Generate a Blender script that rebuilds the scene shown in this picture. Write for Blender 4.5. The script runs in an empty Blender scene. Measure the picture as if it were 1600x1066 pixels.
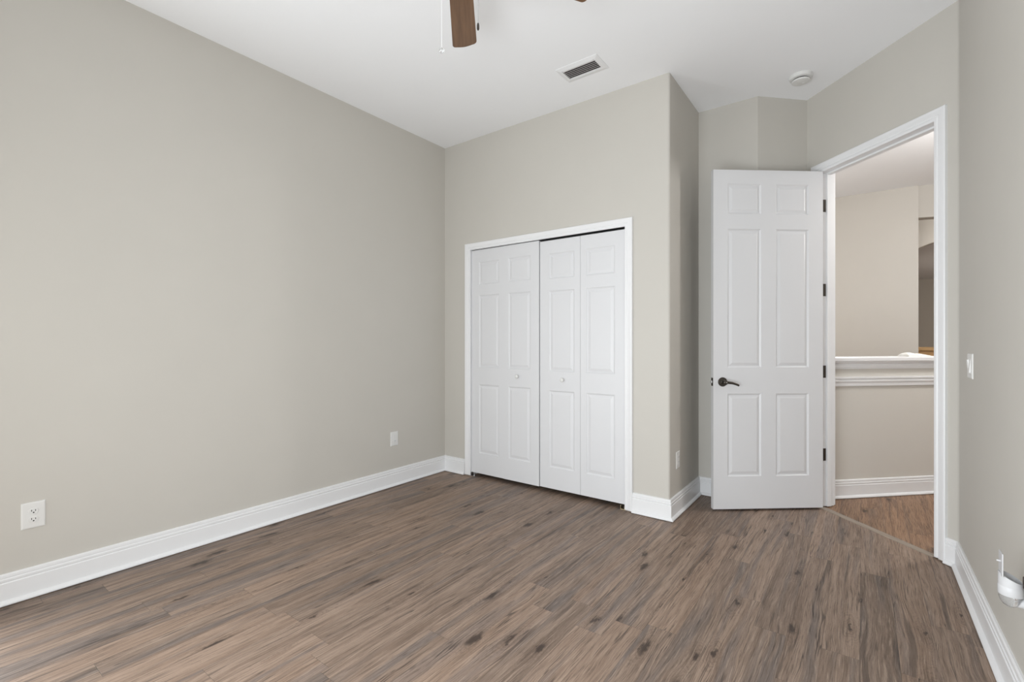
import bpy, bmesh, math, random
from mathutils import Vector, Matrix

# ------------------------------------------------------------------ camera, light, exposure
S = bpy.context.scene
COL = S.collection
H = 3.048                                   # ceiling height
XR, YR = 3.5957, 0.2417                     # where the angled doorway wall meets the right wall
D0 = Vector((2.8415, 0.9958, 0.0))          # left end of the doorway wall
XO, YI, XB = 2.1268, 0.7073, 2.553          # closet corner, alcove depth, alcove bend
YREAR = -3.65
R2 = math.sqrt(0.5)

cam_d = bpy.data.cameras.new('camera')
cam_d.sensor_width = 36.0
cam_d.lens = 738.3 * 36.0 / 1600.0
cam_d.shift_y = 0.00103
cam_d.clip_start = 0.02
cam = bpy.data.objects.new('camera', cam_d)
COL.objects.link(cam)
cam.location = (3.1817, -3.2182, 1.2124)
cam.rotation_euler = (math.radians(90), 0, math.radians(36.591))
S.camera = cam

S.view_settings.view_transform = 'Standard'
S.view_settings.look = 'None'
S.view_settings.gamma = 1.0
S.view_settings.use_curve_mapping = False
S.view_settings.exposure = 0.03

world = bpy.data.worlds.new('world')
S.world = world
world.use_nodes = True
world.node_tree.nodes['Background'].inputs['Color'].default_value = (0.86, 0.93, 1.0, 1)
world.node_tree.nodes['Background'].inputs['Strength'].default_value = 0.6


def area_light(name, loc, rot, sx, sy, power, color=(1, 1, 1)):
    l = bpy.data.lights.new(name, 'AREA')
    l.shape = 'RECTANGLE'
    l.size, l.size_y = sx, sy
    l.energy = power
    l.color = color
    o = bpy.data.objects.new(name, l)
    COL.objects.link(o)
    o.location = loc
    o.rotation_euler = rot
    return o


# daylight entering by the window behind the camera
area_light('window_daylight', (2.50, YREAR + 0.02, 0.92), (math.radians(95), 0, 0), 1.6, 1.62, 75, (0.92, 0.97, 1.0))
area_light('side_fill_light', (0.02, -3.30, 1.05), (math.radians(97), 0, math.radians(-90)), 0.5, 1.8, 34, (0.92, 0.97, 1.0))  # fill light at a side window added out of view
# hall lamp, then three unseen fill lamps added to light the spaces beyond
for nm, loc, pw, rad, c in (('hall_lamp', (4.35, 1.60, 2.45), 63, 0.12, (1.0, 0.985, 0.965)),
                            ('stair_fill', (1.70, 2.60, 1.75), 37, 0.12, (1.0, 0.985, 0.96)),  # added low to grade the hall wall from bottom to top
                            ('passage_fill', (4.75, 5.30, 2.80), 19, 0.12, (1.0, 0.95, 0.89)),  # added to brighten the arch wall
                            ('far_room_fill', (6.2, 8.6, 1.6), 55, 0.2, (1.0, 0.92, 0.82))):  # added fill, the far room has no lamp of its own
    l = bpy.data.lights.new(nm, 'POINT')
    l.energy, l.shadow_soft_size, l.color = pw, rad, c
    o = bpy.data.objects.new(nm, l)
    COL.objects.link(o)
    o.location = loc


# ------------------------------------------------------------------ materials
class G:
    """small node graph writer"""
    def __init__(s, name):
        s.m = bpy.data.materials.new(name)
        s.m.use_nodes = True
        s.t = s.m.node_tree
        s.bsdf = s.t.nodes['Principled BSDF']

    def put(s, sock, v):
        if hasattr(v, 'is_output'):
            s.t.links.new(v, sock)
        else:
            sock.default_value = v

    def node(s, kind, ins=(), out=0, **kw):
        n = s.t.nodes.new(kind)
        for k, v in kw.items():
            setattr(n, k, v)
        for k, v in (ins.items() if isinstance(ins, dict) else enumerate(ins)):
            s.put(n.inputs[k], v)
        return n.outputs[out]

    def math(s, op, *a, clamp=False):
        return s.node('ShaderNodeMath', a, operation=op, use_clamp=clamp)

    def xyz(s, x, y, z=0.0):
        return s.node('ShaderNodeCombineXYZ', (x, y, z))

    def noise(s, vec, scale=1.0, detail=4.0, rough=0.55, dist=0.0):
        return s.node('ShaderNodeTexNoise', {'Vector': vec, 'Scale': scale, 'Detail': detail, 'Roughness': rough, 'Distortion': dist}, out='Fac')

    def step(s, v, a, b, lo=0.0, hi=1.0):
        return s.node('ShaderNodeMapRange', {'Value': v, 'From Min': a, 'From Max': b, 'To Min': lo, 'To Max': hi}, interpolation_type='SMOOTHSTEP')

    def mix(s, f, a, b, mode='MIX'):
        n = s.t.nodes.new('ShaderNodeMix')
        n.data_type = 'RGBA'
        n.blend_type = mode
        s.put(n.inputs[0], f)
        for i, v in ((6, a), (7, b)):
            if not hasattr(v, 'is_output'):
                v = tuple(v) + (1.0,)
            s.put(n.inputs[i], v)
        return n.outputs[2]

    def coord(s):
        return s.node('ShaderNodeTexCoord', out='Object')

    def bump(s, h, strength, distance=0.002):
        b = s.node('ShaderNodeBump', {'Height': h, 'Strength': strength, 'Distance': distance})
        s.t.links.new(b, s.bsdf.inputs['Normal'])


def paint(name, col, rough=0.5, bump=0.06, scale=180.0, spec=0.5, var=0.02):
    g = G(name)
    c = g.coord()
    n = g.noise(c, scale, 3.0)
    v = g.noise(c, 3.0, 2.0)
    lo = [x * (1 - var) for x in col]
    hi = [min(1, x * (1 + var)) for x in col]
    g.put(g.bsdf.inputs['Base Color'], g.mix(v, lo, hi))
    g.bsdf.inputs['Roughness'].default_value = rough
    g.bsdf.inputs['Specular IOR Level'].default_value = spec
    if bump:
        g.bump(n, bump, 0.001)
    return g.m


def metal(name, col, rough=0.35):
    g = G(name)
    n = g.noise(g.coord(), 90.0, 3.0)
    g.put(g.bsdf.inputs['Base Color'], g.mix(n, [x * 0.9 for x in col], [min(1, x * 1.1) for x in col]))
    g.bsdf.inputs['Metallic'].default_value = 1.0
    g.put(g.bsdf.inputs['Roughness'], g.step(n, 0.2, 0.8, rough * 0.85, rough * 1.15))
    return g.m


def plank_floor(name, tint=(1.0, 1.0, 1.0)):
    g = G(name)
    sep = g.t.nodes.new('ShaderNodeSeparateXYZ')
    g.t.links.new(g.coord(), sep.inputs[0])
    x, y = sep.outputs[0], sep.outputs[1]
    W, L = 0.122, 1.22
    xr = g.math('DIVIDE', x, W)
    row = g.math('FLOOR', xr)
    fx = g.math('FRACT', xr)
    rr = g.node('ShaderNodeTexWhiteNoise', {'W': row}, noise_dimensions='1D')
    yr = g.math('ADD', g.math('DIVIDE', y, L), g.math('MULTIPLY', rr, 7.31))
    colm = g.math('FLOOR', yr)
    fy = g.math('FRACT', yr)
    wn = g.t.nodes.new('ShaderNodeTexWhiteNoise')
    wn.noise_dimensions = '2D'
    g.put(wn.inputs['Vector'], g.xyz(row, colm))
    r1 = wn.outputs['Value']
    sc = g.t.nodes.new('ShaderNodeSeparateColor')
    g.t.links.new(wn.outputs['Color'], sc.inputs[0])
    ra, rb, rc = sc.outputs
    ox = g.math('ADD', x, g.math('MULTIPLY', ra, 37.0))
    oy = g.math('ADD', y, g.math('MULTIPLY', rb, 53.0))

    def at(kx, ky, kz=3.0):
        return g.xyz(g.math('MULTIPLY', ox, kx), g.math('MULTIPLY', oy, ky), g.math('MULTIPLY', rc, kz))
    # slow wobble bends the grain a little sideways
    wob = g.noise(at(5.0, 1.6), 1.0, 2.0)
    wob2 = g.noise(at(30.0, 9.0), 1.0, 2.0)
    shift = g.math('ADD', g.math('MULTIPLY', g.math('SUBTRACT', wob, 0.5), 0.055), g.math('MULTIPLY', g.math('SUBTRACT', wob2, 0.5), 0.007))
    oxw = g.math('ADD', ox, shift)

    def atw(kx, ky, kz=3.0):
        return g.xyz(g.math('MULTIPLY', oxw, kx), g.math('MULTIPLY', oy, ky), g.math('MULTIPLY', rc, kz))
    fine = g.noise(atw(230.0, 6.5), 1.0, 6.0, 0.72)
    speck = g.noise(at(520.0, 120.0), 1.0, 3.0, 0.7)
    mid = g.noise(atw(42.0, 1.2), 1.0, 4.0, 0.6)
    broad = g.noise(atw(14.0, 0.70), 1.0, 2.0, 0.5)
    streak = g.noise(atw(34.0, 1.0, 9.0), 1.0, 3.0, 0.55)
    thin = g.math('ABSOLUTE', g.math('SUBTRACT', g.noise(atw(24.0, 0.8, 6.0), 1.0, 3.0, 0.6), 0.5))
    where = g.noise(at(9.0, 2.0, 4.0), 1.0, 2.0)
    # knots with oval growth rings round them
    kw = g.noise(at(70.0, 30.0), 1.0, 3.0)
    vn = g.t.nodes.new('ShaderNodeTexVoronoi')
    vn.voronoi_dimensions = '2D'
    vn.inputs['Scale'].default_value = 1.0
    g.put(vn.inputs['Vector'], g.xyz(g.math('ADD', g.math('MULTIPLY', oxw, 8.0), g.math('MULTIPLY', kw, 0.34)), g.math('ADD', g.math('MULTIPLY', oy, 2.4), g.math('MULTIPLY', wob2, 0.30)), 0.0))
    vc = g.t.nodes.new('ShaderNodeSeparateColor')
    g.t.links.new(vn.outputs['Color'], vc.inputs[0])
    has = g.math('GREATER_THAN', vc.outputs[0], 0.70)
    dist = vn.outputs['Distance']
    kr = g.step(vc.outputs[1], 0.0, 1.0, 0.05, 0.19)
    kn = g.math('MULTIPLY', g.step(g.math('DIVIDE', dist, kr), 1.0, 0.3), has)
    halo = g.math('MULTIPLY', g.step(dist, 0.32, 0.06), has)
    ring = g.math('SINE', g.math('ADD', g.math('MULTIPLY', dist, 95.0), g.math('MULTIPLY', kw, 5.0)))
    ring = g.math('MULTIPLY', g.math('MULTIPLY', g.step(ring, 0.1, 0.9), g.step(dist, 0.50, 0.16)), has)
    # colour
    light, brown, grey = (0.300, 0.232, 0.186), (0.190, 0.140, 0.108), (0.150, 0.133, 0.128)
    c = g.mix(g.step(mid, 0.32, 0.66), brown, light)
    c = g.mix(g.math('MULTIPLY', g.step(broad, 0.50, 0.66), 0.78), c, grey)
    tone = g.step(r1, 0.0, 1.0, 0.84, 1.14)
    c = g.mix(1.0, c, g.node('ShaderNodeCombineColor', (tone, tone, tone)), 'MULTIPLY')
    c = g.mix(g.math('MULTIPLY', g.step(ra, 0.5, 1.0), 0.30), c, (0.275, 0.192, 0.138))
    c = g.mix(g.math('MULTIPLY', halo, 0.35), c, (0.150, 0.104, 0.078))
    c = g.mix(g.math('MULTIPLY', ring, 0.38), c, (0.110, 0.078, 0.060))
    c = g.mix(g.math('MULTIPLY', g.step(fine, 0.51, 0.64), 0.74), c, (0.088, 0.066, 0.054))
    c = g.mix(g.math('MULTIPLY', g.step(fine, 0.47, 0.34), 0.55), c, (0.430, 0.352, 0.292))
    c = g.mix(g.math('MULTIPLY', g.step(speck, 0.55, 0.70), 0.30), c, (0.100, 0.076, 0.062))
    c = g.mix(g.math('MULTIPLY', g.step(streak, 0.615, 0.68), 0.62), c, (0.060, 0.046, 0.040))
    ln = g.math('MULTIPLY', g.step(thin, 0.016, 0.004), g.step(where, 0.50, 0.62))
    c = g.mix(g.math('MULTIPLY', ln, 0.75), c, (0.048, 0.037, 0.033))
    c = g.mix(g.math('MULTIPLY', kn, 0.90), c, (0.040, 0.028, 0.022))
    c = g.mix(1.0, c, tint, 'MULTIPLY')
    # joints between planks
    ex = g.math('MULTIPLY', g.math('MINIMUM', fx, g.math('SUBTRACT', 1.0, fx)), W)
    ey = g.math('MULTIPLY', g.math('MINIMUM', fy, g.math('SUBTRACT', 1.0, fy)), L)
    e = g.math('MINIMUM', ex, ey)
    gap = g.step(e, 0.0016, 0.0004)
    c = g.mix(g.math('MULTIPLY', gap, 0.40), c, (0.05, 0.037, 0.03))
    g.put(g.bsdf.inputs['Base Color'], c)
    g.put(g.bsdf.inputs['Roughness'], g.step(fine, 0.3, 0.8, 0.46, 0.62))
    g.bsdf.inputs['Specular IOR Level'].default_value = 0.4
    hgt = g.math('SUBTRACT', g.math('MULTIPLY', fine, 0.35), gap)
    g.bump(hgt, 0.35, 0.0012)
    return g.m


def wood(name, a, b, k=(60.0, 3.0, 3.0), rough=0.4):
    g = G(name)
    mp = g.node('ShaderNodeMapping', {'Vector': g.coord(), 'Scale': k})
    n = g.noise(mp, 1.0, 5.0, 0.6, 0.4)
    g.put(g.bsdf.inputs['Base Color'], g.mix(g.step(n, 0.3, 0.7), a, b))
    g.bsdf.inputs['Roughness'].default_value = rough
    return g.m


def glassy(name):
    g = G(name)
    n = g.noise(g.coord(), 30.0, 2.0)
    g.put(g.bsdf.inputs['Base Color'], g.mix(n, (0.86, 0.87, 0.88), (0.93, 0.94, 0.95)))
    g.bsdf.inputs['Roughness'].default_value = 0.08
    g.bsdf.inputs['Transmission Weight'].default_value = 0.85
    g.bsdf.inputs['IOR'].default_value = 1.45
    return g.m


M_WALL = paint('greige_wall_paint', (0.575, 0.550, 0.506), 0.62, 0.10, 220.0, 0.3)
M_HALL = paint('beige_hall_paint', (0.640, 0.612, 0.566), 0.62, 0.10, 220.0, 0.3)
M_CEIL = paint('white_ceiling_paint', (0.915, 0.920, 0.935), 0.8, 0.25, 120.0, 0.2, 0.01)
M_TRIM = paint('white_semi_gloss_trim', (0.82, 0.82, 0.83), 0.36, 0.0, 100.0, 0.5, 0.01)
M_DOOR = paint('white_door_paint', (0.71, 0.71, 0.725), 0.42, 0.05, 260.0, 0.5, 0.01)
M_PLASTIC = paint('white_plastic', (0.74, 0.735, 0.72), 0.35, 0.0, 100.0, 0.5, 0.01)
M_FIXTURE = paint('white_fixture_plastic', (0.58, 0.58, 0.59), 0.4, 0.0, 100.0, 0.5, 0.01)
M_DARK = paint('dark_slot', (0.018, 0.016, 0.015), 0.7, 0.0)
M_BLACK = paint('black_track', (0.012, 0.012, 0.012), 0.6, 0.0)
M_BRONZE = metal('dark_bronze', (0.105, 0.095, 0.085), 0.32)
M_STEEL = metal('satin_steel', (0.62, 0.62, 0.63), 0.3)
M_BRASS = metal('pale_brass', (0.72, 0.62, 0.42), 0.35)
M_FLOOR = plank_floor('grey_brown_plank_flooring', (1.05, 0.985, 0.94))
M_FLOOR_HALL = plank_floor('warm_brown_plank_flooring', (1.06, 0.84, 0.66))
M_BLADE = wood('walnut_blade', (0.120, 0.060, 0.028), (0.185, 0.098, 0.048), (3.0, 60.0, 60.0))
M_OAK = wood('honey_oak', (0.46, 0.26, 0.10), (0.66, 0.42, 0.19), (3.0, 20.0, 50.0))
M_STRIP = wood('taupe_strip', (0.23, 0.185, 0.145), (0.34, 0.28, 0.225), (4.0, 60.0, 60.0), 0.35)
M_BROWN = paint('dark_brown', (0.060, 0.036, 0.024), 0.5, 0.0)
M_CLEAR = glassy('clear_lens_plastic')
M_CLOTH = paint('white_cloth', (0.84, 0.82, 0.78), 0.9, 0.2, 500.0, 0.2)
M_SLAT = paint('greyed_vent_slat', (0.72, 0.69, 0.68), 0.5, 0.0)
M_FROST = paint('frosted_glass_bowl', (0.86, 0.85, 0.82), 0.5, 0.0)


# ------------------------------------------------------------------ mesh helpers
class MB:
    def __init__(s):
        s.bm = bmesh.new()

    def box(s, lo, hi, bev=0.0, seg=2):
        r = bmesh.ops.create_cube(s.bm, size=1.0)
        vs = r['verts']
        for v in vs:
            v.co = Vector([lo[i] + (v.co[i] + 0.5) * (hi[i] - lo[i]) for i in range(3)])
        if bev:
            es = list({e for v in vs for e in v.link_edges})
            bmesh.ops.bevel(s.bm, geom=es, offset=bev, segments=seg, profile=0.5, affect='EDGES')
        return s

    def prism(s, poly, z0, z1):
        n = len(poly)
        a = [s.bm.verts.new((p[0], p[1], z0)) for p in poly]
        b = [s.bm.verts.new((p[0], p[1], z1)) for p in poly]
        s.bm.faces.new(a[::-1])
        s.bm.faces.new(b)
        for i in range(n):
            s.bm.faces.new((a[i], a[(i + 1) % n], b[(i + 1) % n], b[i]))
        return s

    def rings(s, rings, caps=True):
        vr = [[s.bm.verts.new(p) for p in r] for r in rings]
        n = len(vr[0])
        for a, b in zip(vr, vr[1:]):
            for i in range(n):
                s.bm.faces.new((a[i], a[(i + 1) % n], b[(i + 1) % n], b[i]))
        if caps:
            s.bm.faces.new(vr[0][::-1])
            s.bm.faces.new(vr[-1])
        return s

    def lathe(s, prof, n=32, axis='z', org=(0, 0, 0), caps=True):
        o = Vector(org)
        rr = []
        for r, h in prof:
            ring = []
            for k in range(n):
                t = 2 * math.pi * k / n
                c, d = max(r, 1e-5) * math.cos(t), max(r, 1e-5) * math.sin(t)
                ring.append(o + Vector({'z': (c, d, h), 'y': (c, h, d), 'x': (h, c, d)}[axis]))
            rr.append(ring)
        return s.rings(rr, caps)

    def tube(s, pts, rad, n=12):
        pts = [Vector(p) for p in pts]
        rads = rad if isinstance(rad, (list, tuple)) else [rad] * len(pts)
        rr = []
        up = Vector((0, 0, 1))
        for i, p in enumerate(pts):
            t = (pts[min(i + 1, len(pts) - 1)] - pts[max(i - 1, 0)]).normalized()
            ref = up if abs(t.z) < 0.95 else Vector((1, 0, 0))
            a = t.cross(ref).normalized()
            b = t.cross(a)
            r = rads[i]
            ra, rb = r if isinstance(r, tuple) else (r, r)
            rr.append([p + a * ra * math.cos(2 * math.pi * k / n) + b * rb * math.sin(2 * math.pi * k / n) for k in range(n)])
        return s.rings(rr)

    def sweep(s, path, prof):
        """profile (offset to the right-hand side of the path, height) along a plan path, mitred; path carries its end directions"""
        rr = []
        for p, m in path:
            rr.append([(p[0] + m[0] * o, p[1] + m[1] * o, z) for o, z in prof])
        return s.rings(rr)

    def build(s, name, mat, parent=None, rot=0.0, loc=(0, 0, 0), smooth=None):
        bmesh.ops.recalc_face_normals(s.bm, faces=s.bm.faces)
        me = bpy.data.meshes.new(name)
        s.bm.to_mesh(me)
        s.bm.free()
        me.materials.append(mat)
        if smooth:
            me.polygons.foreach_set('use_smooth', [True] * len(me.polygons))
            me.set_sharp_from_angle(angle=math.radians(smooth))
        o = bpy.data.objects.new(name, me)
        COL.objects.link(o)
        o.location = loc
        o.rotation_euler = (0, 0, rot)
        if parent:
            o.parent = parent
        return o


def tag(o, label=None, cat=None, group=None, kind=None):
    for k, v in (('label', label), ('category', cat), ('group', group), ('kind', kind)):
        if v:
            o[k] = v
    return o


def thing(name, loc, rot=0.0, label=None, cat=None, group=None, kind=None):
    o = bpy.data.objects.new(name, None)
    o.empty_display_size = 0.1
    COL.objects.link(o)
    o.location = loc
    o.rotation_euler = (0, 0, rot)
    return tag(o, label, cat, group, kind)


def struct(o, label=None):
    o['kind'] = 'structure'
    if label:
        o['label'] = label
    return o


def frame_pts(org, rot):
    """local (x along wall, y into wall) to plan point"""
    c, sn = math.cos(rot), math.sin(rot)
    return lambda x, y: (org[0] + c * x - sn * y, org[1] + sn * x + c * y)


DW = frame_pts(D0, math.radians(-45))        # doorway wall: x along the wall, y into the hall

# ------------------------------------------------------------------ floor and ceiling
MID = D0.x + D0.y + 2 * 0.05 * R2
struct(MB().prism([(-0.2, YREAR - 0.2), (XR + 0.2, YREAR - 0.2), (XR + 0.2, MID - XR - 0.2), (2.4, MID - 2.4), (-0.2, MID - 2.4)], -0.08, 0.0)
       .build('floor', M_FLOOR), 'grey brown wood plank floor of the empty bedroom')
struct(MB().prism([(2.4, MID - 2.4), (XR + 0.2, MID - XR - 0.2), (9.0, MID - XR - 0.2), (9.0, 13.2), (-0.2, 13.2), (-0.2, MID - 2.4)], -0.08, 0.0)
       .build('floor_hall', M_FLOOR_HALL), 'warm brown wood plank floor of the hall beyond the doorway')
struct(MB().prism([(-0.2, YREAR - 0.2), (9.0, YREAR - 0.2), (9.0, 13.2), (-0.2, 13.2)], H, H + 0.1).build('ceiling', M_CEIL),
       'smooth white flat ceiling')

# ------------------------------------------------------------------ walls
T = 0.115
w = MB()
SY0, SY1, SZ0, SZ1 = -3.58, -3.02, 0.10, 2.00   # narrow side window, unseen, added to let in fill light
w.box((-T, YREAR - T, 0), (0, SY0, H))
w.box((-T, SY1, 0), (0, 0.9, H))
w.box((-T, SY0, 0), (0, SY1, SZ0))
w.box((-T, SY0, SZ1), (0, SY1, H))
struct(w.build('wall_left', M_WALL), 'long plain greige wall on the left')
w = MB()
w.box((-0.10, SY0, SZ0), (-0.04, SY0 + 0.04, SZ1)).box((-0.10, SY1 - 0.04, SZ0), (-0.04, SY1, SZ1))
w.box((-0.10, SY0 + 0.04, SZ0), (-0.04, SY1 - 0.04, SZ0 + 0.04)).box((-0.10, SY0 + 0.04, SZ1 - 0.04), (-0.04, SY1 - 0.04, SZ1))
struct(w.build('added_window', M_TRIM))  # frame of the added side window
CX0, CX1, CZ = 0.318, 1.818, 2.055           # closet opening
w = MB()
w.prism([(0, 0), (CX0, 0), (CX0, T), (0, T)], 0, H)
rb = 0.016
arc = [(XO - rb + rb * math.sin(t), rb - rb * math.cos(t)) for t in [math.pi / 2 * k / 6 for k in range(7)]]
w.prism([(CX1, 0)] + arc + [(XO, T), (CX1, T)], 0, H)
w.prism([(CX0, 0), (CX1, 0), (CX1, T), (CX0, T)], CZ, H)
struct(w.build('wall_closet', M_WALL, smooth=40), 'greige wall holding the closet doors')
struct(MB().prism([(XO - T, T), (XO, T), (XO, YI + T), (XO - T, YI + T)], 0, H).build('wall_return', M_WALL), 'short shaded greige return wall beside the closet')
k = T * math.tan(math.radians(22.5))
struct(MB().prism([(XO, YI), (XB, YI), (XB - k, YI + T), (XO, YI + T)], 0, H).build('wall_alcove', M_WALL), 'narrow greige wall behind the open door')
dn = Vector((-R2, R2))
struct(MB().prism([(XB, YI), (D0.x, D0.y), (D0.x + dn.x * T, D0.y + dn.y * T), (XB - k, YI + T)], 0, H).build('wall_diagonal', M_WALL),
       'narrow angled greige wall behind the open door')
OU0, OU1, OZ = 0.108, 0.958, 2.466           # rough opening in the doorway wall
WL = 1.0664
w = MB()
w.prism([DW(0, 0), DW(OU0, 0), DW(OU0, T), DW(0, T)], 0, H)
kk = T * math.tan(math.radians(22.5))
rb = 0.03
w.prism([DW(OU1, 0), DW(WL - 0.012, 0), DW(WL - 0.003, -0.0012), (XR, YR - 0.012), (XR + T, YR - 0.012), (XR + T, YR + 0.06), DW(WL + kk, T), DW(OU1, T)], 0, H)
w.prism([DW(OU0, 0), DW(OU1, 0), DW(OU1, T), DW(OU0, T)], OZ, H)
struct(w.build('wall_doorway', M_WALL, smooth=50), 'angled greige wall holding the open doorway')
struct(MB().prism([(XR, YREAR - T), (XR + T, YREAR - T), (XR + T, YR - 0.012), (XR, YR - 0.012)], 0, H).build('wall_right', M_WALL), 'greige wall on the right with the light switch')
w = MB()                                      # rear wall, window opening behind the camera
WX0, WX1, WZ0, WZ1 = 1.55, 3.35, 0.06, 2.05
w.box((-T, YREAR - T, 0), (WX0, YREAR, H))
w.box((WX1, YREAR - T, 0), (XR + T, YREAR, H))
w.box((WX0, YREAR - T, 0), (WX1, YREAR, WZ0))
w.box((WX0, YREAR - T, WZ1), (WX1, YREAR, H))
struct(w.build('wall_rear', M_WALL))
w = MB()
w.box((WX0, YREAR - 0.10, WZ0), (WX0 + 0.05, YREAR - 0.04, WZ1))
w.box((WX1 - 0.05, YREAR - 0.10, WZ0), (WX1, YREAR - 0.04, WZ1))
w.box((WX0 + .05, YREAR - 0.10, WZ0), (WX1 - .05, YREAR - 0.04, WZ0 + 0.05))
w.box((WX0 + .05, YREAR - 0.10, WZ1 - 0.05), (WX1 - .05, YREAR - 0.04, WZ1))
struct(w.build('window_1', M_TRIM))
struct(MB().box((0, 0.78, 0), (XO - T, 0.86, H)).build('wall_closet_back', M_WALL))

# hall and rooms beyond the doorway
u45 = Vector((R2, R2))
HW = frame_pts((D0.x - 0.029, D0.y + 0.029), math.radians(45))   # half wall: x along the hall, y to the stair side
struct(MB().prism([HW(T, 0), HW(2.3, 0), HW(2.3, 0.14), HW(T, 0.14)], 0, 1.055).build('wall_half', M_HALL), 'low greige half wall with white cap seen through the doorway')
struct(MB().prism([(-T, 0.9), (0, 0.9), (0, 4.15), (-T, 4.15)], 0, H).build('wall_stair', M_HALL))
struct(MB().prism([(0, 0.86), (2.36, 0.86), (2.36, 0.96), (0, 0.96)], 0, H).build('wall_stair_near', M_HALL))
struct(MB().prism([(0, 4.03), (3.705, 4.06), (3.705, 4.20), (0, 4.20)], 0, H).build('wall_hall', M_HALL), 'tall beige wall across the hall seen through the doorway')
struct(MB().prism([(3.705, 4.075), (6.4, 4.95), (6.4, 5.10), (3.705, 4.22)], 2.672, H).build('wall_header', M_HALL), 'beige header beam above the passage seen through the doorway')
struct(MB().box((XR + T, YR - 0.05, 0), (6.5, YR + 0.06, H)).build('wall_hall_near', M_HALL))
struct(MB().box((6.4, YR + 0.06, 0), (6.5, 5.9, H)).build('wall_hall_right', M_HALL))
# wall with an arched opening
ax0, ax1, asp, ary = 3.50, 5.10, 2.144, 0.55
w = MB()
w.box((2.0, 5.9, 0), (ax0, 6.05, H))
w.box((ax1, 5.9, 0), (9.0, 6.05, H))
ap = [(ax0 + (ax1 - ax0) * i / 24.0, asp + ary * math.sqrt(max(0, 1 - (2 * i / 24.0 - 1) ** 2))) for i in range(25)]
for (xa, za), (xb_, zb_) in zip(ap, ap[1:]):
    w.rings([[(xa, yy, za), (xb_, yy, zb_), (xb_, yy, H), (xa, yy, H)] for yy in (5.9, 6.05)])
struct(w.build('wall_arch', M_HALL), 'beige wall with an arched opening far beyond the doorway')
struct(MB().box((2.0, 4.2, 0), (2.1, 5.9, H)).build('wall_passage', M_HALL))
struct(MB().box((2.0, 12.0, 0), (9.0, 12.1, H)).build('wall_far', M_HALL), 'dim brown wall of the far room')
struct(MB().box((1.9, 5.9, 0), (2.0, 12.1, H)).build('wall_far_left', M_HALL))
struct(MB().box((8.9, 6.05, 0), (9.0, 12.0, H)).build('wall_far_right', M_HALL))
struct(MB().box((2.0, 6.05, 2.745), (8.9, 12.0, 2.80)).build('ceiling_far', M_CEIL), 'dim lowered ceiling of the far room')

# ------------------------------------------------------------------ baseboards
BASE = [(0, 0.004), (0.032, 0.004), (0.0325, 0.010), (0.029, 0.016), (0.022, 0.0215), (0.0165, 0.023), (0.0165, 0.100), (0.0125, 0.103), (0.0125, 0.106),
        (0.0150, 0.110), (0.0150, 0.118), (0.0110, 0.121), (0.0110, 0.124), (0.0125, 0.128), (0.0115, 0.138), (0.006, 0.142), (0, 0.142)]


def miter(a, b):
    """offset vector at a corner between two unit normals"""
    a, b = Vector(a), Vector(b)
    m = (a + b)
    return m * (2.0 / m.length_squared)


def baseboard(name, p0, m0, p1, m1, mat=M_TRIM, label=None):
    return struct(MB().sweep([(p0, m0), (p1, m1)], BASE).build(name, mat, smooth=25), label)


nL, nC, nR, nA, nD, nW, nE = (1, 0), (0, -1), (1, 0), (0, -1), (R2, -R2), (-R2, -R2), (-1, 0)
nB = (0, 1)
CAS0, CAS1 = 0.262, 1.867                    # outer edges of the closet casing
baseboard('baseboard_left', (0, YREAR), miter(nL, nB), (0, 0), miter(nL, nC), label='white moulded baseboard along the left wall')
baseboard('baseboard_closet_left', (0, 0), miter(nL, nC), (CAS0, 0), nC, label='short white baseboard between left wall and closet casing')
baseboard('baseboard_closet_right', (CAS1, 0), nC, (XO, 0), miter(nC, nR), label='short white baseboard between closet casing and outer corner')
baseboard('baseboard_return', (XO, 0), miter(nC, nR), (XO, YI), miter(nR, nA), label='white baseboard along the short shaded return wall')
baseboard('baseboard_alcove', (XO, YI), miter(nR, nA), (XB, YI), miter(nA, nD), label='white baseboard behind the open door')
baseboard('baseboard_diagonal', (XB, YI), miter(nA, nD), DW(0, 0), miter(nD, nW))
baseboard('baseboard_doorway', DW(1.008, 0), nW, DW(WL, 0), miter(nW, nE), label='short white baseboard right of the doorway casing')
baseboard('baseboard_right', (XR, YR), miter(nW, nE), (XR, YREAR), miter(nE, nB), label='white moulded baseboard along the right wall')
baseboard('baseboard_hall', HW(T + 0.02, 0), nD, HW(2.3, 0), nD, label='white baseboard at the foot of the hall half wall')

# half wall mouldings
CAP = [(0, 1.004), (0.016, 1.004), (0.016, 1.012), (0.022, 1.016), (0.024, 1.030), (0.018, 1.036), (0.018, 1.044), (0.030, 1.050), (0.034, 1.056), (0.034, 1.060),
       (0.045, 1.062), (0.048, 1.068), (0.048, 1.090), (0.044, 1.096), (-0.150, 1.096), (-0.155, 1.090), (-0.155, 1.060), (0, 1.060)]
struct(MB().sweep([(HW(T + .001, 0), nD), (HW(2.3, 0), nD)], CAP).build('trim_1', M_TRIM, smooth=25), 'white moulded cap on top of the hall half wall')
RAIL = [(0, 0.870), (0.012, 0.870), (0.014, 0.880), (0.014, 0.896), (0.020, 0.902), (0.022, 0.912), (0.016, 0.917), (0.016, 0.922), (0.026, 0.930), (0.026, 0.942), (0, 0.942)]
struct(MB().sweep([(HW(T + .02, 0), nD), (HW(2.3, 0), nD)], RAIL).build('trim_2', M_TRIM, smooth=25), 'white chair rail moulding below the half wall cap')

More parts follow.
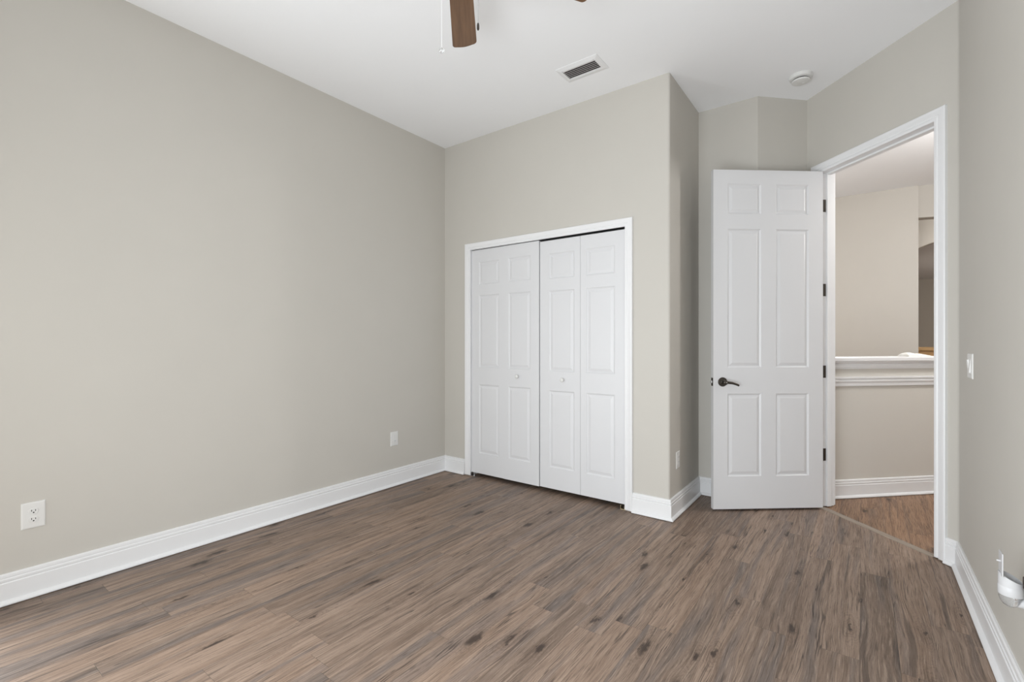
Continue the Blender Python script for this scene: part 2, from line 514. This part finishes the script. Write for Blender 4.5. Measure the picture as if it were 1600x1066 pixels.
# ------------------------------------------------------------------ casings
CPROF = [(0.0, 0.0), (0.0, 0.010), (0.004, 0.0125), (0.016, 0.0125), (0.020, 0.0095), (0.024, 0.0095), (0.028, 0.013), (0.044, 0.0165), (0.050, 0.019), (0.060, 0.019), (0.064, 0.016), (0.064, 0.0)]


def casing(name, x0, x1, ztop, zbot, org, rot, scale, label):
    """three mitred boards round an opening; (x0, x1, ztop) are the inner edges; profile runs outward from them"""
    m = MB()
    pr = [(a * scale, b) for a, b in CPROF]
    rr = []
    for (px_, pz_, sx, sz) in ((x0, zbot, -1, 0), (x0, ztop, -1, 1), (x1, ztop, 1, 1), (x1, zbot, 1, 0)):
        rr.append([(px_ + sx * a, -b, pz_ + sz * a) for a, b in pr])
    m.rings(rr)
    return struct(m.build(name, M_TRIM, None, rot, org, smooth=25), label)


casing('trim_3', 0.326, 1.808, 2.044, 0.010, (0, 0, 0), 0.0, 0.92, 'white casing framing the closet opening')
m = MB()                                      # closet jamb lining
m.box((CX0, 0.0, 0.0), (CX0 + 0.006, T, CZ))
m.box((CX1 - 0.006, 0.0, 0.0), (CX1, T, CZ))
m.box((CX0 + 0.006, 0.0, CZ - 0.008), (CX1 - 0.006, T, CZ))
struct(m.build('trim_4', M_TRIM))
casing('trim_5', 0.120, 0.944, 2.450, 0.010, D0, math.radians(-45), 1.0, 'white casing framing the open doorway')
m = MB()                                      # door jamb with stop
J0, J1, JZ = 0.125, 0.940, 2.452
m.box((OU0, 0.0, 0.008), (J0, T, JZ), 0.001)
m.box((J1, 0.0, 0.008), (OU1, T, JZ), 0.001)
m.box((OU0, 0.0, JZ), (OU1, T, OZ))
m.box((J0, 0.050, 0.008), (J0 + 0.012, 0.084, JZ - 0.012), 0.0015)
m.box((J1 - 0.012, 0.050, 0.008), (J1, 0.084, JZ - 0.012), 0.0015)
m.box((J0, 0.050, JZ - 0.012), (J1, 0.084, JZ), 0.0015)
struct(m.build('trim_6', M_TRIM, None, math.radians(-45), D0), 'white door jamb with stop inside the doorway')
rev = MB()                                    # casing on the hall side
for a0, a1, z0, z1 in ((OU0 - 0.05, J0 - 0.005, 0.010, 2.52), (J1 + 0.005, OU1 + 0.05, 0.010, 2.52), (J0 - 0.005, J1 + 0.005, JZ + 0.005, 2.52)):
    rev.box((a0, T, z0), (a1, T + 0.017, z1), 0.003)
struct(rev.build('trim_7', M_TRIM, None, math.radians(-45), D0))


# ------------------------------------------------------------------ panel doors
def panel_slab(m, w_, z0, z1, t, panels, depth=0.007, x0=0.0):
    """slab from x0 to x0+w_, y -t/2..t/2, both faces moulded with raised panels"""
    bm = m.bm
    xs = sorted({x0, x0 + w_} | {p[0] for p in panels} | {p[1] for p in panels})
    zs = sorted({z0, z1} | {p[2] for p in panels} | {p[3] for p in panels})
    for sgn in (-1, 1):
        y = sgn * t / 2
        vs = {}

        def V(x, z, yy=y):
            key = (round(x, 5), round(z, 5), round(yy, 5))
            if key not in vs:
                vs[key] = bm.verts.new((x, yy, z))
            return vs[key]
        for xa, xb_ in zip(xs, xs[1:]):
            for za, zb_ in zip(zs, zs[1:]):
                cx_, cz_ = (xa + xb_) / 2, (za + zb_) / 2
                if any(p[0] < cx_ < p[1] and p[2] < cz_ < p[3] for p in panels):
                    continue
                bm.faces.new((V(xa, za), V(xb_, za), V(xb_, zb_), V(xa, zb_)))
        for p in panels:
            prev = None
            for ins, dp in ((0.0, 0.0), (0.003, 0.0035), (0.010, depth), (0.013, depth), (0.030, 0.0025), (0.034, 0.0015)):
                yy = y - sgn * dp
                ring = [V(p[0] + ins, p[2] + ins, yy), V(p[1] - ins, p[2] + ins, yy), V(p[1] - ins, p[3] - ins, yy), V(p[0] + ins, p[3] - ins, yy)]
                if prev:
                    for i in range(4):
                        bm.faces.new((prev[i], prev[(i + 1) % 4], ring[(i + 1) % 4], ring[i]))
                prev = ring
            # split the big panel edges along cuts is not needed: T-junctions lie on flat faces
            bm.faces.new(prev)
        if sgn == -1:
            first = vs
    a = [bm.verts.new(c) for c in ((x0, -t / 2, z0), (x0 + w_, -t / 2, z0), (x0 + w_, t / 2, z0), (x0, t / 2, z0))]
    b = [bm.verts.new(c) for c in ((x0, -t / 2, z1), (x0 + w_, -t / 2, z1), (x0 + w_, t / 2, z1), (x0, t / 2, z1))]
    bm.faces.new(a[::-1])
    bm.faces.new(b)
    for i in (1, 3):                              # the two edges; front and back are the moulded faces
        bm.faces.new((a[i], a[(i + 1) % 4], b[(i + 1) % 4], b[i]))
    bmesh.ops.remove_doubles(bm, verts=bm.verts, dist=1e-5)
    return m


# closet: two bifold doors, each of two leaves
def bifold(name, label, x_out, x_in, z0, z1, dz, mirror, proud):
    """leaf next the jamb starts at x_out, the other ends at x_in (the meeting edge)"""
    t = thing(name, (x_out, 0.03, 0), 0, label, 'closet door', None, 'structure')
    wl = (abs(x_in - x_out) - 0.002) / 2
    s = -1 if mirror else 1
    for i in range(2):
        a, b = i * (wl + 0.002), i * (wl + 0.002) + wl
        if i == 0:
            pa, pb = a + 0.086, b - 0.052
        else:
            pa, pb = a + 0.052, b - 0.086
        xx = sorted((s * a, s * b))
        pp = sorted((s * pa, s * pb))
        pan = [(pp[0], pp[1], q0 + dz, q1 + dz) for q0, q1 in ((0.215, 0.832), (0.985, 1.632), (1.728, 1.930))]
        panel_slab_m = panel_slab(MB(), wl, z0, z1, 0.034, pan, 0.007, xx[0])
        panel_slab_m.build('door_leaf', M_DOOR, t, 0, (0, -proud * i * 0.5, 0))
    kx = s * (wl + 0.002 + 0.052 + 0.10)
    kb = MB().lathe([(0.0001, -0.031), (0.010, -0.030), (0.0165, -0.024), (0.0165, -0.019), (0.011, -0.012), (0.0085, -0.006), (0.011, 0.0)], 20, 'y', (kx, -0.017 - proud * .5, 0.922 + dz))
    kb.build('knob', M_PLASTIC, t, smooth=40)
    return t


bifold('door_2', 'left pair of white panelled bifold closet doors', 0.3275, 1.0600, 0.034, 2.041, 0.0, False, 0.006)
bifold('door_3', 'right pair of white panelled bifold closet doors with dark gap above', 1.8065, 1.0680, 0.037, 2.029, -0.008, True, 0.0)
struct(MB().box((CX0 + 0.008, 0.014, 2.0445), (CX1 - 0.008, 0.050, CZ - 0.008)).build('trim_8', M_BLACK), 'black bifold track above the closet doors')
for nm, x, lab, mt in (('pivot_bracket', 0.334, 'silver floor pivot bracket under the left closet door edge', M_STEEL), ('pivot_bracket', 1.778, 'brass floor pivot bracket under the right closet door edge', M_BRASS)):
    t = thing(nm, (x, 0.02, 0.0), 0, lab, 'bracket')
    MB().box((-0.008, -0.020, 0.0), (0.042, 0.012, 0.004), 0.001).box((-0.008, -0.020, 0.004), (-0.005, 0.012, 0.030), 0.0008).build('base_plate', mt, t)
    MB().lathe([(0.005, 0.004), (0.005, 0.012), (0.008, 0.013), (0.008, 0.018), (0.004, 0.019), (0.004, 0.040)], 12, 'z', (0.018, 0.0, 0)).build('pivot_pin', M_STEEL, t, smooth=35)

# entry door, opened about 96 degrees into the room
hp = DW(J0 + 0.002, -0.008)
th = math.radians(-45 - 95.7)
# door frame: local x from hinge pin to latch edge, local +y towards the face that looks at the camera
door = thing('door_1', (hp[0], hp[1], 0), th, 'tall white six panel door standing open into the room', 'door', None, 'structure')
DT = 0.035
pan = []
for xa, xb_ in ((0.106, 0.350), (0.459, 0.706)):
    for za, zb_ in ((0.250, 0.842), (1.030, 2.024), (2.132, 2.346)):
        pan.append((xa + 0.003, xb_ + 0.003, za, zb_))
leaf = panel_slab(MB(), 0.810, 0.016, 2.447, DT, pan, 0.008, 0.003)
YF = 0.008 + DT                                # y of the visible face
leaf.build('door_leaf', M_DOOR, door, 0, (0, 0.008 + DT / 2, 0))
for zc in (2.212, 1.594, 0.995, 0.387):
    h_ = MB()
    h_.lathe([(0.0065, zc - 0.045), (0.0065, zc + 0.045)], 12, 'z', (0, 0, 0))
    h_.box((-0.002, 0.002, zc - 0.045), (0.003, 0.008, zc + 0.045))
    h_.box((0.0005, 0.008, zc - 0.045), (0.0029, 0.008 + 0.032, zc + 0.045))
    h_ = h_.build('hinge', M_BRONZE, door, smooth=40)
    jp = MB().box((-0.0018, 0.006, zc - 0.045), (0.0008, 0.0535, zc + 0.045))
    jp.build('jamb_plate', M_BRONZE, h_, math.radians(95.7))
hz, hx = 0.927, 0.746
hd = thing('door_handle', (hx, YF, hz))
hd.parent = door
MB().lathe([(0.033, 0.0), (0.033, 0.005), (0.030, 0.009), (0.016, 0.011), (0.013, 0.014), (0.013, 0.040), (0.015, 0.044), (0.015, 0.054), (0.011, 0.058), (0.0005, 0.0585)], 32, 'y').build('rose', M_BRONZE, hd, smooth=35)
lv = [(0, 0.049, 0.0), (-0.018, 0.050, -0.001), (-0.045, 0.051, -0.004), (-0.068, 0.050, -0.010), (-0.086, 0.048, -0.017), (-0.096, 0.045, -0.022)]
MB().tube(lv, [(0.008, 0.011), (0.007, 0.010), (0.006, 0.009), (0.0055, 0.0085), (0.0055, 0.008), (0.005, 0.007)], 14).build('lever', M_BRONZE, hd, smooth=50)
MB().lathe([(0.0045, 0.056), (0.0045, 0.0615), (0.0005, 0.062)], 12, 'y').build('privacy_pin', M_STEEL, hd, smooth=35)
MB().lathe([(0.033, 0.0), (0.033, -0.005), (0.030, -0.009), (0.013, -0.014), (0.013, -0.045)], 24, 'y', (hx, 0.008, hz)).build('back_rose', M_BRONZE, door, smooth=35)
bl = [(0, -0.037, 0.0), (-0.045, -0.039, -0.004), (-0.114, -0.034, -0.022)]
MB().tube([(hx + a, b, hz + c) for a, b, c in bl], [(0.008, 0.010), (0.006, 0.008), (0.005, 0.007)], 12).build('back_lever', M_BRONZE, door, smooth=50)
MB().box((0.8128, 0.008 + 0.005, hz - 0.029), (0.8142, 0.008 + 0.030, hz + 0.029), 0.0004).build('latch_plate', M_BRONZE, door)
MB().box((0.8142, 0.008 + 0.011, hz - 0.009), (0.823, 0.008 + 0.024, hz + 0.009), 0.003).build('latch_bolt', M_STEEL, door)
sp = thing('strike_plate', DW(J1, 0.02) + (0.927,), math.radians(-45), 'dark strike plate on the right jamb of the doorway', 'strike plate')
MB().box((-0.0016, -0.001, -0.030), (0.0, 0.024, 0.030), 0.0005).box((-0.0085, -0.0035, -0.028), (-0.0002, -0.0010, 0.028), 0.0008).build('plate', M_BRONZE, sp)
MB().box((-0.0026, -0.003, -0.014), (-0.0016, 0.011, 0.014)).build('latch_hole', M_DARK, sp)

# transition strip on the floor of the doorway
st = MB()
st.rings([[(x, 0.010 + a, b) for a, b in ((-0.023, 0.0), (-0.021, 0.004), (-0.010, 0.0075), (0.010, 0.0075), (0.021, 0.004), (0.023, 0.0))] for x in (0.127, 0.938)])
o = st.build('threshold_strip', M_STRIP, None, math.radians(-45), D0)
tag(o, 'taupe wood transition strip across the doorway floor', 'threshold')


# ------------------------------------------------------------------ wall plates
def wall_plate(name, loc, rot, w_, h_, label, cat, group=None):
    t = thing(name, loc, rot, label, cat, group)
    m = MB()
    b = 0.005
    m.rings([[(sx * (w_ / 2 - i), -d, sz * (h_ / 2 - i)) for sx, sz in ((-1, -1), (1, -1), (1, 1), (-1, 1))] for i, d in ((0, 0.0), (0, 0.0025), (0.0015, 0.0045), (0.006, 0.006))])
    m.build('cover_plate', M_PLASTIC, t)
    return t


def receptacle(t, zc):
    m = MB()
    ring = []
    for k_ in range(32):
        a = 2 * math.pi * k_ / 32
        ring.append((0.0170 * math.cos(a), max(-0.0125, min(0.0125, 0.0170 * math.sin(a)))))
    m.rings([[(x * f, -y, zc + z * f) for x, z in ring] for f, y in ((1.0, 0.0058), (1.0, 0.0078), (0.95, 0.0085))])
    r = m.build('receptacle', M_PLASTIC, t, smooth=35)
    MB().box((-0.0080, -0.0088, zc - 0.001), (-0.0055, -0.0084, zc + 0.0075)).build('slot', M_DARK, r)
    MB().box((0.0055, -0.0088, zc - 0.001), (0.0080, -0.0084, zc + 0.0065)).build('slot', M_DARK, r)
    MB().lathe([(0.0030, -0.0088), (0.0030, -0.0084)], 12, 'y', (0, 0, zc - 0.0065)).build('ground_hole', M_DARK, r)


def screw(t, x, z, y=-0.006):
    MB().lathe([(0.0032, y), (0.0030, y - 0.0012), (0.0012, y - 0.0016)], 12, 'y', (x, 0, z)).build('screw', M_PLASTIC, t, smooth=40)


# left wall, near: duplex on a wide plate
t = wall_plate('wall_outlet', (0, -2.769, 0.387), math.radians(90), 0.084, 0.124, 'white duplex outlet with wide plate low on the left wall at the photo edge', 'outlet', 'white wall outlets')
receptacle(t, 0.0195)
receptacle(t, -0.0195)
screw(t, 0, 0)
# left wall near the corner: jack plate with rectangular insert
t = wall_plate('wall_outlet', (0, -0.604, 0.3955), math.radians(90), 0.080, 0.119, 'white plate with rectangular insert on the left wall near the closet corner', 'outlet', 'white wall outlets')
MB().box((-0.0165, -0.0080, -0.0335), (0.0165, -0.0055, 0.0335), 0.001).build('insert', M_PLASTIC, t)
jk = MB().lathe([(0.0050, -0.0078), (0.0050, -0.0100), (0.0030, -0.0120), (0.0028, -0.0095)], 14, 'y', (0.002, 0, -0.018)).build('jack', M_STEEL, t, smooth=35)
screw(t, 0, 0.048)
screw(t, 0, -0.048)
# return wall beside the closet
t = wall_plate('wall_outlet', (XO, 0.173, 0.378), math.radians(90), 0.074, 0.117, 'white outlet on the short shaded wall between closet and open door', 'outlet', 'white wall outlets')
MB().box((-0.0165, -0.0080, -0.0335), (0.0165, -0.0055, 0.0335), 0.001).build('insert', M_PLASTIC, t)
for zc in (0.017, -0.017):
    MB().box((-0.0080, -0.0084, zc), (-0.0058, -0.0079, zc + 0.0075)).build('slot', M_DARK, t)
    MB().box((0.0058, -0.0084, zc), (0.0080, -0.0079, zc + 0.0065)).build('slot', M_DARK, t)
# switch on the right wall
t = wall_plate('light_switch', (XR, -0.106, 1.098), math.radians(-90), 0.118, 0.118, 'white double light switch on the right wall beside the doorway', 'switch')
for sx, tilt in ((-0.023, 0.004), (0.023, -0.004)):
    MB().box((sx - 0.0170, -0.0072, -0.0340), (sx + 0.0170, -0.0055, 0.0340), 0.0008).build('switch_frame', M_PLASTIC, t)
    m = MB()
    m.rings([[(sx + a * 0.0145, -0.0070, b * 0.0310) for a, b in ((-1, -1), (1, -1), (1, 1), (-1, 1))],
             [(sx + a * 0.0140, -0.0098 - b * tilt * 0.6, b * 0.0300) for a, b in ((-1, -1), (1, -1), (1, 1), (-1, 1))]])
    m.build('rocker', M_PLASTIC, t)

# white fixture low on the right wall
fx_ = thing('wall_fixture', (XR, -1.15, 0.435), math.radians(-90), 'white plastic fixture with upright tab and clear lens low on the right wall', 'wall fixture')
# local x runs towards the camera (-Y world), local -y out of the wall, z up
MB().box((-0.052, -0.0690, 0.050), (-0.005, -0.0655, 0.122), 0.0012).build('tab', M_FIXTURE, fx_)
MB().tube([(-0.026, -0.068, 0.094), (-0.026, -0.078, 0.0945)], [0.0032, 0.0026], 12).build('pin', M_FIXTURE, fx_, smooth=50)
cxl, cyl, crd = -0.036, -0.045, 0.028
rg = []
N = 40
for rad, base_z, sl_ in ((crd, 0.020, 0.0), (crd, 0.046, 0.013), (crd - 0.0025, 0.046, 0.013), (crd - 0.0025, 0.024, 0.0)):
    rg.append([(cxl + rad * math.cos(2 * math.pi * q / N), cyl + rad * math.sin(2 * math.pi * q / N),
                base_z + sl_ * (-0.174 * math.cos(2 * math.pi * q / N) - 0.985 * math.sin(2 * math.pi * q / N))) for q in range(N)])
MB().rings(rg).build('collar', M_FIXTURE, fx_, smooth=40)
MB().lathe([(crd, -0.008), (crd + 0.0008, -0.006), (crd + 0.0008, 0.018), (crd - 0.0005, 0.0205), (crd - 0.003, 0.0205)], N, 'z', (cxl, cyl, 0)).build('body', M_FIXTURE, fx_, smooth=40)
MB().lathe([(crd - 0.001, -0.008), (crd - 0.001, -0.016), (crd - 0.004, -0.028), (crd - 0.010, -0.038), (crd - 0.017, -0.043), (0.0005, -0.0445)], N, 'z', (cxl, cyl, 0)).build('lens', M_CLEAR, fx_, smooth=50)
MB().tube([(cxl + 0.002, -0.034, -0.026), (cxl + 0.002, -0.018, -0.026), (cxl + 0.002, 0.0, -0.026)], 0.0155, 28).build('arm', M_FIXTURE, fx_, smooth=50)
MB().box((-0.034, -0.020, 0.022), (0.040, 0.0, 0.058), 0.003).build('dark_block', M_BROWN, fx_)  # dark brown block against the wall beside the body

# ------------------------------------------------------------------ ceiling vent
t = thing('ceiling_vent', (1.668, -0.391, H), 0, 'white rectangular louvred vent in the bedroom ceiling', 'vent')
FW, FD, IW, ID = 0.153, 0.093, 0.119, 0.054
m = MB()
rr = []
for a, b, zz in ((FW, FD, 0.0), (FW, FD, -0.003), (IW + 0.012, ID + 0.012, -0.011), (IW, ID, -0.011), (IW, ID, 0.0)):
    rr.append([(-a, -b, zz), (a, -b, zz), (a, b, zz), (-a, b, zz)])
m.rings(rr, caps=False)
m.build('frame', M_TRIM, t)
MB().box((-IW, -ID, -0.0022), (IW, ID, -0.0002)).build('duct_backing', M_DARK, t)
for i in range(6):
    yc = -ID + 0.009 + i * (2 * ID - 0.018) / 5
    m = MB()
    m.rings([[(x, yc - 0.0062, -0.0104), (x, yc - 0.0050, -0.0114), (x, yc + 0.0062, -0.0052), (x, yc + 0.0050, -0.0044)] for x in (-IW, IW)])
    m.build('slat', M_SLAT, t)
for sx, sy in ((-1, -1), (1, -1)):
    MB().lathe([(0.0035, -0.008), (0.0035, -0.0125), (0.001, -0.013)], 10, 'z', (sx * (IW - 0.004), sy * (ID + 0.010), 0)).build('screw', M_STEEL, t, smooth=40)

# ------------------------------------------------------------------ smoke detector
t = thing('smoke_detector', (2.838, 0.585, H), math.radians(45), 'round white smoke detector on the ceiling above the open door', 'smoke detector')
MB().lathe([(0.070, 0.0), (0.070, -0.008), (0.066, -0.021), (0.058, -0.024)], 48).build('base', M_PLASTIC, t, smooth=35)
MB().lathe([(0.046, -0.022), (0.046, -0.036)], 48).build('sensing_chamber', M_DARK, t, smooth=35)
MB().lathe([(0.054, -0.033), (0.056, -0.036), (0.052, -0.043), (0.030, -0.047), (0.0005, -0.0475)], 48).build('cover', M_PLASTIC, t, smooth=35)
MB().lathe([(0.009, -0.046), (0.009, -0.0492), (0.0005, -0.0497)], 20, 'z', (0.022, 0, 0)).build('test_button', M_PLASTIC, t, smooth=35)

# ------------------------------------------------------------------ ceiling fan
HX, HY, ZB, FR = 1.8951, -1.8446, 2.7684, 0.6088
fan = thing('ceiling_fan', (HX, HY, H), 0, 'ceiling fan with brown wooden blades at the top edge of the photo', 'ceiling fan')
zr = ZB - H
MB().lathe([(0.075, 0.0), (0.078, -0.015), (0.070, -0.045), (0.040, -0.070), (0.018, -0.078)], 36).build('canopy', M_BRONZE, fan, smooth=35)
MB().lathe([(0.014, -0.07), (0.014, -0.14)], 16).build('downrod', M_BRONZE, fan, smooth=35)
MB().lathe([(0.020, -0.120), (0.070, -0.130), (0.110, -0.150), (0.120, -0.180), (0.118, -0.225), (0.100, -0.245), (0.060, -0.262), (0.058, -0.300), (0.090, -0.315), (0.092, -0.335), (0.06, -0.34)], 40).build('motor_housing', M_BRONZE, fan, smooth=35)
MB().lathe([(0.060, -0.338), (0.088, -0.342), (0.092, -0.352), (0.080, -0.372), (0.045, -0.390), (0.0005, -0.396)], 40).build('light_bowl', M_FROST, fan, smooth=35)
ang0 = math.radians(90 + 36.591 + 3.13)          # first blade points away from the camera
for i in range(5):
    a_ = ang0 - i * 2 * math.pi / 5
    out = []
    r0, r1 = 0.205, FR
    wi, wo = 0.052, 0.0635
    cr = 0.022
    out += [(r0, -wi), (r1 - cr, -wo)]
    for q in range(1, 7):
        tt = math.pi / 2 * q / 6
        out.append((r1 - cr + cr * math.sin(tt) + 0.0, -wo + cr - cr * math.cos(tt)))
    for q in range(1, 8):                       # gently bowed tip
        yy = -wo + cr + (2 * wo - 2 * cr) * q / 8
        out.append((r1 + 0.008 * math.cos(yy / (wo - cr) * math.pi / 2), yy))
    for q in range(0, 6):
        tt = math.pi / 2 * q / 6
        out.append((r1 - cr + cr * math.cos(tt), wo - cr + cr * math.sin(tt)))
    out += [(r1 - cr, wo), (r0, wi)]
    bl_ = MB()
    pitch = math.radians(-12.3)
    ca, sa = math.cos(a_), math.sin(a_)
    rr = []
    for zz in (-0.003, 0.003):
        rr.append([(r_, y_ * math.cos(pitch), y_ * math.sin(pitch) + zz) for r_, y_ in out])
    bl_.rings(rr)
    b_ = bl_.build('blade', M_BLADE, fan, a_, (0, 0, zr))
    br = MB()
    br.tube([(0.095 * ca, 0.095 * sa, zr + 0.03), (0.15 * ca, 0.15 * sa, zr + 0.012), (0.27 * ca, 0.27 * sa, zr + 0.008)], [(0.016, 0.005), (0.013, 0.005), (0.024, 0.003)], 12)
    br.build('blade_iron', M_BRONZE, fan, smooth=50)


# pull chains: beaded, with a bob at the end
def chain(x, y, ztop, zend, bob, mat, bmat):
    m = MB()
    z_ = ztop
    m.tube([(x, y, ztop), (x, y, zend)], 0.0009, 6)
    while z_ > zend:
        m.lathe([(0.0003, z_ + 0.0016), (0.0015, z_ + 0.0008), (0.0015, z_ - 0.0008), (0.0003, z_ - 0.0016)], 6, 'z', (x, y, 0))
        z_ -= 0.0052
    c_ = m.build('pull_chain', mat, fan)
    bob(x, y, zend).build('pull_bob', bmat, c_, smooth=40)


def disc_bob(x, y, z):
    b = MB()
    return b.lathe([(0.0003, z + 0.001), (0.004, z), (0.0095, z - 0.004), (0.0115, z - 0.010), (0.0095, z - 0.016), (0.004, z - 0.020), (0.0003, z - 0.021)], 20, 'z', (x, y, 0))


def bar_bob(x, y, z):
    return MB().lathe([(0.0012, z + 0.002), (0.0035, z - 0.001), (0.0048, z - 0.008), (0.0048, z - 0.022), (0.0030, z - 0.027), (0.0003, z - 0.028)], 16, 'z', (x, y, 0))


fwd = Vector((-math.sin(math.radians(36.591)), math.cos(math.radians(36.591))))
rgt = Vector((fwd.y, -fwd.x))
p1 = rgt * -0.064
p2 = rgt * 0.080
chain(p1.x, p1.y, -0.330, -0.672, disc_bob, M_TRIM, M_CLEAR)
chain(p2.x, p2.y, -0.330, -0.574, bar_bob, M_STEEL, M_BRONZE)

# ------------------------------------------------------------------ beyond the doorway
rnd = random.Random(4)
cl = MB()                                      # crumpled white cloth on the half wall cap
nx, ny = 22, 8
org = HW(1.035, 0.03)
grid = []
for i in range(nx + 1):
    row = []
    for j in range(ny + 1):
        a, b = i / nx, j / ny
        hgt_ = 0.036 * math.sin(math.pi * min(1, a * 1.9 + .12)) ** 0.6 if a < 0.46 else 0.030 * (1 - (a - 0.40) / 0.62)
        hgt_ = max(0.003, hgt_) * (math.sin(math.pi * (0.06 + 0.88 * b)) ** 0.5) * (1 + 0.18 * math.sin(9 * a + 5 * b))
        row.append(((a - 0.5) * 0.235 + 0.008 * math.sin(7 * b + a), (b - 0.5) * 0.10 + 0.012 * math.sin(6 * a), hgt_))
    grid.append(row)
cvs = [[cl.bm.verts.new(p) for p in r] for r in grid]
bvs = [[cl.bm.verts.new((p[0], p[1], 0.0)) for p in r] for r in grid]
for i in range(nx):
    for j in range(ny):
        cl.bm.faces.new((cvs[i][j], cvs[i + 1][j], cvs[i + 1][j + 1], cvs[i][j + 1]))
        cl.bm.faces.new((bvs[i][j], bvs[i][j + 1], bvs[i + 1][j + 1], bvs[i + 1][j]))
for i in range(nx):
    cl.bm.faces.new((cvs[i][0], bvs[i][0], bvs[i + 1][0], cvs[i + 1][0]))
    cl.bm.faces.new((cvs[i][ny], cvs[i + 1][ny], bvs[i + 1][ny], bvs[i][ny]))
for j in range(ny):
    cl.bm.faces.new((cvs[0][j], cvs[0][j + 1], bvs[0][j + 1], bvs[0][j]))
    cl.bm.faces.new((cvs[nx][j], bvs[nx][j], bvs[nx][j + 1], cvs[nx][j + 1]))
o = cl.build('folded_cloth', M_CLOTH, None, math.radians(45), (org[0], org[1], 1.096), smooth=60)
tag(o, 'crumpled white cloth lying on the half wall cap', 'cloth')

t = thing('oak_cabinet', (4.05, 4.62, 0.0), 0, 'honey coloured wooden cabinet beyond the half wall in the passage', 'cabinet')
MB().box((-0.62, -0.20, 0.0), (0.75, 0.20, 1.105), 0.004).build('body', M_OAK, t)
MB().box((-0.64, -0.225, 1.105), (0.77, 0.215, 1.150), 0.006).build('top', M_OAK, t)
for xa in (-0.58, 0.08):
    panel_slab(MB(), 0.62, 0.10, 1.06, 0.018, [(xa + 0.07, xa + 0.55, 0.18, 0.98)], 0.005, xa).build('cabinet_door', M_OAK, t, 0, (0, -0.2095, 0))
t = thing('ceiling_register', (5.13, 10.35, 2.745), 0, 'dark slot vent in the dim ceiling beyond the arch', 'vent')
MB().box((-0.60, -0.07, -0.02), (0.60, 0.07, 0.0), 0.004).build('frame', M_DARK, t)
